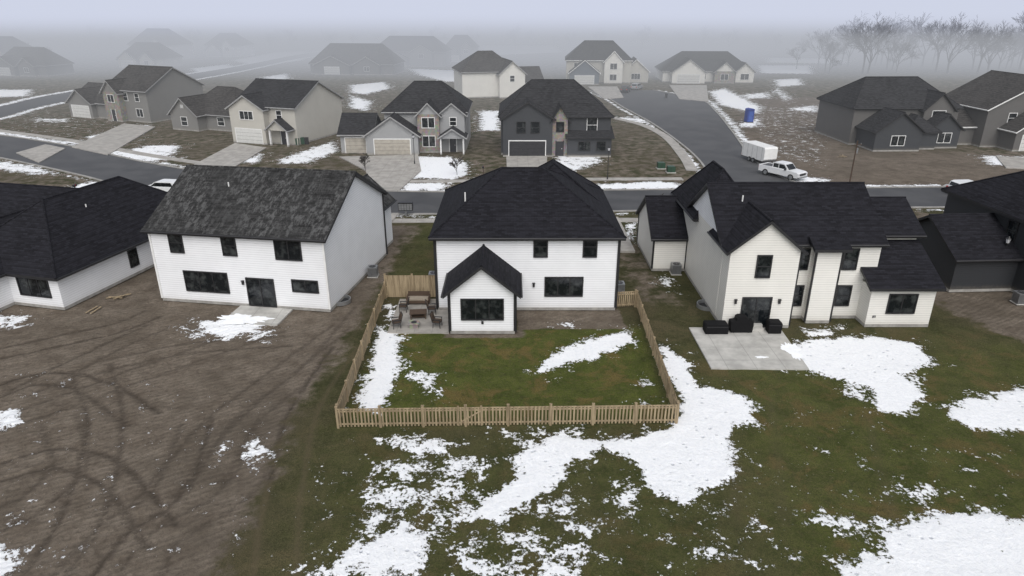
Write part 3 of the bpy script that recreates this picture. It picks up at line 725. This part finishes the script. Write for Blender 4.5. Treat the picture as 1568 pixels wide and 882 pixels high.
# ------------------------------------------------------------------ small objects
DK=plain('dark_metal',(.02,.02,.022),.45); MET=plain('galvanised_metal',(.35,.36,.37),.4,metal=.7); TAN=plain('tan_cushion',(.28,.24,.19),.9)
WDK=plain('dark_brown_wood',(.07,.045,.03),.7); RUB=plain('rubber',(.015,.015,.015),.9); CARW=plain('white_car_paint',(.72,.73,.74),.25,.03)
RED=plain('red_lens',(.4,.02,.02),.3); LEN=plain('headlamp_lens',(.6,.6,.62),.15); GRN=plain('dark_green_plastic',(.02,.06,.035),.5); BLU=plain('blue_plastic',(.02,.05,.26),.5)
def chair(x,y,yaw):
    mb=MB()
    for sx in(-.27,.27):
        for sy in(-.25,.25): mb.cyl((sx,sy,0),(sx,sy*.9,.62 if sy<0 else .42),.025,.022,DK,6)
        mb.box(sx-.035,sx+.035,-.28,.3,.6,.64,DK); mb.cyl((sx,.27,.4),(sx*.95,.42,1.0),.022,.022,DK,6)
    mb.box(-.27,.27,-.27,.27,.38,.42,DK); mb.box(-.25,.25,-.26,.24,.42,.5,WDK)
    T=Matrix.Translation((0,.28,.44))@Matrix.Rotation(-.25,4,'X'); mb.box(-.27,.27,0,.03,0,.6,DK,T); mb.box(-.24,.24,-.08,-.002,.06,.55,WDK,T)
    mb.obj('patio_chair',None,(x,y,.07),yaw)
chair(-7.9,42.3,-1.2);chair(-5.1,42.4,1.4);chair(-7.8,45.0,-1.6);chair(-5.7,44.6,1.7)
mb=MB(); mb.box(-.6,.6,-.4,.4,.42,.47,WDK)
for sx in(-.5,.5):
    for sy in(-.3,.3): mb.box(sx-.04,sx+.04,sy-.04,sy+.04,0,.42,WDK)
mb.box(-.45,.45,-.25,.25,.12,.15,WDK); mb.obj('patio_table',None,(-6.6,43.9,.07),.1)
mb=MB(); mb.box(-.8,.8,-.35,.35,.12,.35,WDK); mb.box(-.8,.8,.3,.4,.35,.8,WDK); mb.box(-.76,.76,-.33,.27,.351,.47,TAN)
for s_ in(-.85,.75): mb.box(s_,s_+.1,-.35,.38,.12,.6,WDK)
for s_ in(-.7,.7):
    for q_ in(-.28,.28): mb.box(s_-.04,s_+.04,q_-.04,q_+.04,0,.12,DK)
mb.obj('outdoor_sofa',None,(-6.9,46.4,.07),0)
mb=MB(); mb.box(-.3,.3,-.3,.3,0,.28,ST); mb.box(-.36,.36,-.36,.36,.28,.34,ST); mb.cyl((0,0,.34),(0,0,.36),.2,.2,DK,12); mb.obj('fire_pit',None,(-6.7,42.4,.07))
COV=plain('black_vinyl_cover',(.008,.008,.009),.85,bump=.5,bscale=6); COV.node_tree.nodes['Principled BSDF'].inputs['Specular IOR Level'].default_value=.2
def grill(x,y,yaw,name='covered_grill'):
    mb=MB()
    prof=[(-.72,.05),(.72,.05),(.76,.55),(.74,.8),(.42,.86),(.36,1.08),(.2,1.17),(-.2,1.17),(-.36,1.08),(-.42,.86),(-.74,.8),(-.76,.55)]
    mb.prism(prof,-.3,.3,COV)
    for sx in(-.5,.5):
        for sy in(-.22,.22): mb.cyl((sx,sy-.03,.05),(sx,sy+.03,.05),.05,.05,RUB,8)
    mb.obj(name,None,(x,y,.07),yaw)
grill(15.4,41.7,0)
mb=MB(); mb.prism([(-.75,.02),(.75,.02),(.77,.6),(.7,.68),(-.7,.68),(-.77,.6)],-.4,.4,COV); mb.box(-.71,.71,-.41,.41,.5,.56,DK); mb.obj('storage_box',None,(13.7,41.6,.07),0)
mb=MB(); mb.prism([(-.42,.02),(.42,.02),(.45,.7),(.38,.82),(-.38,.82),(-.45,.7)],-.33,.33,COV); mb.box(-.44,.44,-.345,.345,.6,.64,DK); mb.obj('trash_box',None,(17.6,41.6,.07),0)
mb=MB(); mb.box(-.5,.5,-.3,.3,0,.16,PAT); mb.box(-.5,.5,0,.3,.16,.32,PAT); mb.obj('door_step',None,(16.5,42.0,.07))
def ac(x,y):
    mb=MB(); mb.box(-.42,.42,-.42,.42,0,.06,PAT)
    for k in range(14): z=.1+k*.05; mb.box(-.37,.37,-.37,.37,z,z+.028,MET)
    mb.box(-.34,.34,-.34,.34,.06,.8,DK); mb.box(-.38,.38,-.38,.38,.8,.86,MET); mb.cyl((0,0,.86),(0,0,.88),.28,.28,DK,16)
    for k in range(4): mb.cyl((0,0,.9),(.3*math.cos(k*1.57),.3*math.sin(k*1.57),.9),.012,.012,MET,4)
    mb.obj('air_conditioner',None,(x,y,0))
ac(13.45,52.6); ac(-6.2,50.6); ac(37.6,46.6); ac(8.2,48.5); ac(-11.3,52)
def well(x,y,yaw):
    mb=MB(); n=12; P=[(.75*math.cos(math.pi*k/n),.75*math.sin(math.pi*k/n)) for k in range(n+1)]
    for k in range(n):
        a,c_=P[k],P[k+1]; mb.face([(*a,-.02),(*c_,-.02),(*c_,.28),(*a,.28)],MET); a2=(a[0]*.93,a[1]*.93); c2=(c_[0]*.93,c_[1]*.93)
        mb.face([(*a,.28),(*c_,.28),(*c2,.28),(*a2,.28)],MET); mb.face([(*c2,0),(*a2,0),(*a2,.28),(*c2,.28)],MET); mb.face([(0,0,.02),(*a2,.02),(*c2,.02)],DK)
    mb.obj('window_well',None,(x,y,0),yaw)
well(-12.75,46.8,math.radians(-99)); well(14.28,45.9,math.pi/2); well(7.48,48,-math.pi/2)
def lamp(x,y):
    mb=MB(); mb.cyl((0,0,0),(0,0,.5),.1,.07,DK,10); mb.cyl((0,0,.5),(0,0,3.6),.045,.04,DK,8); mb.cyl((0,0,3.6),(0,0,3.68),.16,.16,DK,8)
    mb.cyl((0,0,3.68),(0,0,4.0),.11,.17,LEN,8); mb.cyl((0,0,4.0),(0,0,4.2),.22,.03,DK,8); mb.obj('street_lamp',None,(x,y,0))
for q in[(635,252),(1523,440),(930,275)]: lamp(*G(*q))
def mailbox(x,y,yaw=0):
    mb=MB(); mb.box(-.05,.05,-.05,.05,0,1.15,WDK); mb.prism([(-.12,1.1),(.12,1.1),(.12,1.25),(.07,1.34),(-.07,1.34),(-.12,1.25)],-.28,.28,DK); mb.box(.121,.135,-.05,0,1.2,1.4,RED); mb.obj('mailbox',None,(x,y,0),yaw)
x_,y_=G(622,330); mb=MB(); mb.box(-.1,.1,-.1,.1,0,.6,MET); mb.box(-.75,.75,-.25,.25,.6,1.35,DK); mb.prism([(-.8,1.35),(.8,1.35),(.7,1.45),(-.7,1.45)],-.3,.3,DK)
for k in range(5):
    for r_ in range(3): mb.box(-.7+k*.285,-.7+k*.285+.25,-.262,-.251,.66+r_*.23,.66+r_*.23+.2,MET)
mb.obj('cluster_mailbox',None,(x_,y_,0),0)
for q in[(740,270),(980,335),(118,300)]: mailbox(*G(*q))
def bin_(x,y,m):
    mb=MB(); mb.prism([(-.25,.06),(.25,.06),(.3,1.0),(-.3,1.0)],-.3,.3,m); mb.prism([(-.32,1.0),(.32,1.0),(.28,1.08),(-.28,1.08)],-.34,.32,m); mb.cyl((-.3,.26,.1),(.3,.26,.1),.1,.1,RUB,10); mb.obj('trash_bin',None,(x,y,0),random.uniform(-.3,.3))
for q,m_ in(((456,222),GRN),((464,221),GRN),((470,221),DK),((845,234),DK),((1020,150),DK)): bin_(*G(*q),m_)
x_,y_=G(1146,187); mb=MB(); mb.box(-.62,.62,-.62,.62,.12,2.3,BLU); mb.box(-.66,.66,-.66,.66,0,.12,DK); mb.prism([(-.68,2.3),(.68,2.3),(.5,2.48),(0,2.56),(-.5,2.48)],-.68,.68,BLU); mb.box(-.4,.4,-.65,-.621,.2,2.05,plain('blue_door',(.04,.09,.32),.5)); mb.box(.25,.33,-.67,-.651,1.0,1.15,DK)
for k in range(4): mb.box(-.4+k*.22,-.25+k*.22,-.64,-.622,2.12,2.2,DK)
mb.obj('portable_toilet',None,(x_,y_,0),.2)
def ubox(x,y):
    mb=MB(); mb.box(-.6,.6,-.55,.55,0,.1,PAT); mb.prism([(-.5,.1),(.5,.1),(.5,.75),(.4,.85),(-.5,.85)],-.45,.45,GRN); mb.box(-.02,.02,-.47,-.451,.15,.8,DK); mb.obj('transformer_box',None,(x,y,0),0)
ubox(*G(1027,264)); ubox(*G(1012,258))
x_,y_=G(1300,285); mb=MB(); mb.cyl((0,0,0),(0,0,5.5),.09,.07,WDK,8); mb.cyl((-.7,0,5.0),(.7,0,5.0),.05,.05,WDK,6)
for s_ in(-.6,0,.6): mb.cyl((s_,0,5.05),(s_,0,5.2),.04,.03,MET,6)
mb.cyl((.18,0,4.0),(.18,0,4.6),.13,.13,MET,10); mb.obj('utility_pole',None,(x_,y_,0),.3)
def scrap(x,y,n):
    mb=MB()
    for k in range(n):
        T=Matrix.Translation((random.uniform(-.4,.4),random.uniform(-.4,.4),.03+k*.03))@Matrix.Rotation(random.uniform(0,3),4,'Z'); mb.box(-.6,.6,-.06,.06,0,.03,WOOD,T)
    mb.obj('lumber_scraps',None,(x,y,0))
scrap(*G(180,455),4); scrap(*G(150,474),2); scrap(*G(1290,240),5); scrap(*G(1480,432),4)
# ---- vehicles
def wheel(mb,x,y,r=.4,w=.28):
    mb.cyl((x,y-w/2,r),(x,y+w/2,r),r,r,RUB,18); 
    for s_ in(-1,1): mb.cyl((x,y+s_*w/2,r),(x,y+s_*(w/2+.012),r),r*.6,r*.55,MET,12)
def pickup(x,y,yaw):
    r=empty('pickup_truck',(x,y,0),yaw); mb=MB()
    mb.prism([(-2.9,.5),(2.75,.45),(2.88,.6),(2.85,1.0),(2.6,1.12),(1.35,1.2),(-2.9,1.2)],-.98,.98,CARW)
    mb.box(-2.88,-1.0,-.98,-.86,1.2,1.28,CARW); mb.box(-2.88,-1.0,.86,.98,1.2,1.28,CARW); mb.box(-2.93,-2.85,-.97,.97,.75,1.28,CARW)
    mb.box(-2.8,-1.05,-.85,.85,1.201,1.21,DK)
    mb.obj('body',r)
    mb=MB(); pr=[(-1.02,1.2),(1.35,1.2),(.75,1.82),(.4,1.9),(-.8,1.9),(-1.0,1.82)]
    mb.prism(pr,-.82,.82,CARW); mb.obj('cab',r)
    mb=MB()
    for s_ in(-1,1):
        yy=s_*.83
        for q in([(-.9,1.27),(-.15,1.27),(-.15,1.78),(-.85,1.78)],[(-.05,1.27),(1.1,1.27),(.66,1.78),(-.05,1.78)]):
            pp=[(a,yy,z) for a,z in q]; mb.face(pp if s_<0 else pp[::-1],GL)
    mb.face([(1.36,-.74,1.24),(1.36,.74,1.24),(.8,.7,1.81),(.8,-.7,1.81)],GL); mb.face([(-1.03,.7,1.3),(-1.03,-.7,1.3),(-1.01,-.7,1.78),(-1.01,.7,1.78)],GL)
    mb.obj('windows',r)
    mb=MB(); 
    for xx in(-1.85,1.85):
        for yy in(-.87,.87): wheel(mb,xx,yy,.42,.28)
    mb.obj('wheels',r)
    mb=MB(); mb.box(2.86,2.9,-.6,.6,.72,1.0,DK); mb.box(2.8,2.98,-.95,.95,.42,.6,MET)
    for s_ in(-.8,.8): mb.box(2.8,2.9,s_-.14,s_+.14,.78,1.0,LEN); mb.box(-2.96,-2.9,s_-.12+.05*s_,s_+.12+.05*s_,.8,1.15,RED); mb.box(.9,1.1,s_*1.28-.1,s_*1.28+.1,1.2,1.4,DK)
    mb.box(-3.0,-2.9,-.9,.9,.45,.62,MET); mb.obj('lamps_grille_bumpers',r)
ax,ay=G(1197,271); pickup(ax,ay,math.radians(-55))
def trailer(x,y,yaw):
    r=empty('enclosed_trailer',(x,y,0),yaw); mb=MB()
    mb.prism([(-2.4,.5),(2.3,.5),(2.6,.8),(2.6,2.2),(2.4,2.4),(-2.4,2.45)],-1.05,1.05,WHT); mb.obj('box_body',r)
    mb=MB(); mb.box(-2.43,-2.401,-.95,.95,.6,2.3,LEN); mb.box(-2.45,-2.431,-.02,.02,.6,2.3,DK); mb.box(-2.46,-2.43,-1.04,-.9,.6,.8,RED); mb.box(-2.46,-2.43,.9,1.04,.6,.8,RED)
    for k in range(5): mb.box(-2.2+k*1.05,-2.16+k*1.05,-1.06,1.06,.52,2.38,MET)
    mb.box(-2.4,2.6,-1.08,1.08,.46,.54,DK); mb.obj('trim',r)
    mb=MB(); 
    for xx in(-.45,.45):
        for yy in(-1.12,1.12): wheel(mb,xx,yy,.34,.2)
    mb.obj('wheels',r); mb=MB(); mb.cyl((2.5,-.6,.5),(3.7,0,.5),.05,.05,DK,6); mb.cyl((2.5,.6,.5),(3.7,0,.5),.05,.05,DK,6); mb.cyl((3.4,0,0),(3.4,0,.7),.04,.04,MET,6); mb.obj('drawbar',r)
tx,ty=G(1160,247); trailer(tx,ty,math.radians(-72))
def suv(x,y,yaw,m_=CARW):
    r=empty('parked_car',(x,y,0),yaw); mb=MB()
    mb.prism([(-2.25,.4),(2.2,.4),(2.3,.6),(2.2,.85),(1.3,1.0),(-2.2,1.05),(-2.3,.7)],-.9,.9,m_); mb.prism([(-2.1,1.04),(1.25,1.0),(.5,1.55),(.2,1.62),(-1.6,1.62),(-1.95,1.5)],-.76,.76,m_); mb.obj('body',r)
    mb=MB()
    for s_ in(-1,1):
        pp=[(-1.85,s_*.77,1.08),(1.05,s_*.77,1.06),(.42,s_*.77,1.5),(-1.6,s_*.77,1.54)]; mb.face(pp if s_<0 else pp[::-1],GL)
    mb.face([(1.2,-.68,1.06),(1.2,.68,1.06),(.55,.64,1.53),(.55,-.64,1.53)],GL); mb.face([(-2.12,.66,1.1),(-2.12,-.66,1.1),(-1.96,-.64,1.48),(-1.96,.64,1.48)],GL); mb.obj('windows',r)
    mb=MB()
    for xx in(-1.4,1.4):
        for yy in(-.8,.8): wheel(mb,xx,yy,.34,.24)
    mb.obj('wheels',r); mb=MB()
    for s_ in(-.7,.7): mb.box(2.18,2.27,s_-.15,s_+.15,.68,.82,LEN); mb.box(-2.32,-2.2,s_-.14,s_+.14,.75,.95,RED)
    mb.box(2.27,2.31,-.4,.4,.5,.7,DK); mb.obj('lamps_and_grille',r)
suv(*G(252,297),math.radians(-190)); suv(*G(1482,298),math.radians(5)); suv(*G(975,137),math.radians(60),plain('silver_car_paint',(.3,.31,.32),.3)); suv(*G(958,141),math.radians(70),plain('dark_car_paint',(.03,.03,.035),.3))
# ------------------------------------------------------------------ trees
BARK=plain('bare_bark',(.05,.044,.038),.95)
def tree(mb,x,y,h,seed,maxlev=6,rk=.016):
    r=random.Random(seed)
    def br(p,d,L,rad,lev):
        q=p+d*L; mb.cyl(p,q,max(rad,.03),max(rad*.62,.022),BARK,5 if lev<2 else 3,False)
        if lev>=maxlev or L<.2: return
        n=4 if lev<2 else 3 if lev<5 else 2
        for k in range(n):
            a=r.uniform(0,6.28); sp=r.uniform(.3,.85); o=d.orthogonal().normalized(); o.rotate(Matrix.Rotation(a,3,d))
            nd=(d+o*sp+Vector((0,0,.12))).normalized(); s=p.lerp(q,r.uniform(.45,1.0) if k else 1)
            br(s,nd,L*r.uniform(.58,.8),rad*.55,lev+1)
    p=Vector((x,y,-.2)); d=Vector((r.uniform(-.06,.06),r.uniform(-.06,.06),1)).normalized()
    br(p,d,h*.28,h*rk,0)
protos=[]
for k in range(5):
    mb=MB(); tree(mb,0,0,18,k,6,.014); me_=mb.obj('tmp').data; protos.append(me_)
for o in [o for o in sc.objects if o.name.startswith('tmp')]: bpy.data.objects.remove(o)
def grove(name,lst):
    e=empty(name,(0,0,0)); 
    for i,(x,y,s,rz) in enumerate(lst):
        o=bpy.data.objects.new('bare_tree_%d'%i,protos[i%5]); sc.collection.objects.link(o); o.parent=e; o.location=(x,y,-.2); o.scale=(s*1.1,s*1.1,s); o.rotation_euler[2]=rz
r=random.Random(3)
grove('bare_tree_grove',[(98+k*2.6+r.uniform(-2,2),238+r.uniform(-12,22),r.uniform(.7,1.3)*(1 if k>3 else .6),r.uniform(0,6)) for k in range(46)])
grove('bare_tree_grove',[(-235+k*8+r.uniform(-4,4),245+r.uniform(-15,15),r.uniform(.4,.7),r.uniform(0,6)) for k in range(10)])
grove('distant_tree_line',[(-420+k*9+r.uniform(-4,4),360+r.uniform(-30,40),r.uniform(.5,.85),r.uniform(0,6)) for k in range(95)])
for i,q in enumerate([(700,268),(560,262),(1010,330),(190,300)]):
    mb=MB(); x_,y_=G(*q); tree(mb,0,0,3.4,90+i,4,.006); o=mb.obj('young_tree',None,(x_,y_,0))
# ------------------------------------------------------------------ fog banks (absorbing volumes; their glow stands in for scattered daylight)
def fog(x0,x1,y0,y1,z1,dens,col):
    mb=MB(); m=bpy.data.materials.new('fog'); m.use_nodes=True; nt=m.node_tree; nt.nodes.clear(); o=nt.nodes.new('ShaderNodeOutputMaterial')
    a=nt.nodes.new('ShaderNodeVolumeAbsorption'); e=nt.nodes.new('ShaderNodeEmission'); s=nt.nodes.new('ShaderNodeAddShader')
    a.inputs['Color'].default_value=(0,0,0,1); a.inputs['Density'].default_value=dens
    e.inputs['Color'].default_value=(*col,1); e.inputs['Strength'].default_value=dens
    nt.links.new(a.outputs[0],s.inputs[0]); nt.links.new(e.outputs[0],s.inputs[1]); nt.links.new(s.outputs[0],o.inputs['Volume'])
    mb.box(x0,x1,y0,y1,-.5,z1,m); mb.obj('fog_bank')
GC=(.39,.405,.43)
fog(-900,900,76,2500,13.5,.0017,GC)
fog(-901,901,125,2501,14,.0038,GC)
fog(-902,902,180,2502,12.5,.0070,GC)
fog(-2500,2500,205,4500,60,.0100,(.62,.66,.79))
# ------------------------------------------------------------------ light, sky, camera
w=bpy.data.worlds.new('World'); sc.world=w; w.use_nodes=True; nt=w.node_tree; nt.nodes.clear()
SAZ=math.radians(176); SEL=math.radians(50)
sk=nt.nodes.new('ShaderNodeTexSky'); sk.sky_type='NISHITA'; sk.sun_disc=False; sk.sun_elevation=SEL; sk.sun_rotation=SAZ; sk.dust_density=3; sk.air_density=1.0
hs=nt.nodes.new('ShaderNodeHueSaturation'); hs.inputs['Saturation'].default_value=.35
bg=nt.nodes.new('ShaderNodeBackground'); bg.inputs[1].default_value=.15; o=nt.nodes.new('ShaderNodeOutputWorld')
nt.links.new(sk.outputs[0],hs.inputs['Color']); nt.links.new(hs.outputs[0],bg.inputs[0]); nt.links.new(bg.outputs[0],o.inputs[0])
L=bpy.data.lights.new('sun','SUN'); L.energy=1.5; L.angle=math.radians(60); L.color=(1,.98,.95); lo=bpy.data.objects.new('sun',L); sc.collection.objects.link(lo)
dvec=Vector((math.sin(SAZ)*math.cos(SEL),math.cos(SAZ)*math.cos(SEL),math.sin(SEL)))
lo.rotation_euler=dvec.to_track_quat('Z','Y').to_euler(); lo.location=(0,-20,60)
cam=bpy.data.cameras.new('camera'); cam.sensor_width=36; cam.lens=FOC/1568*36; cam.clip_end=9000; cam.clip_start=.5
co_=bpy.data.objects.new('camera',cam); sc.collection.objects.link(co_); co_.location=(0,0,EYE); co_.rotation_euler=(math.radians(90)-TILT,0,0); sc.camera=co_
sc.view_settings.view_transform='Standard'; sc.view_settings.look='None'; sc.view_settings.exposure=0
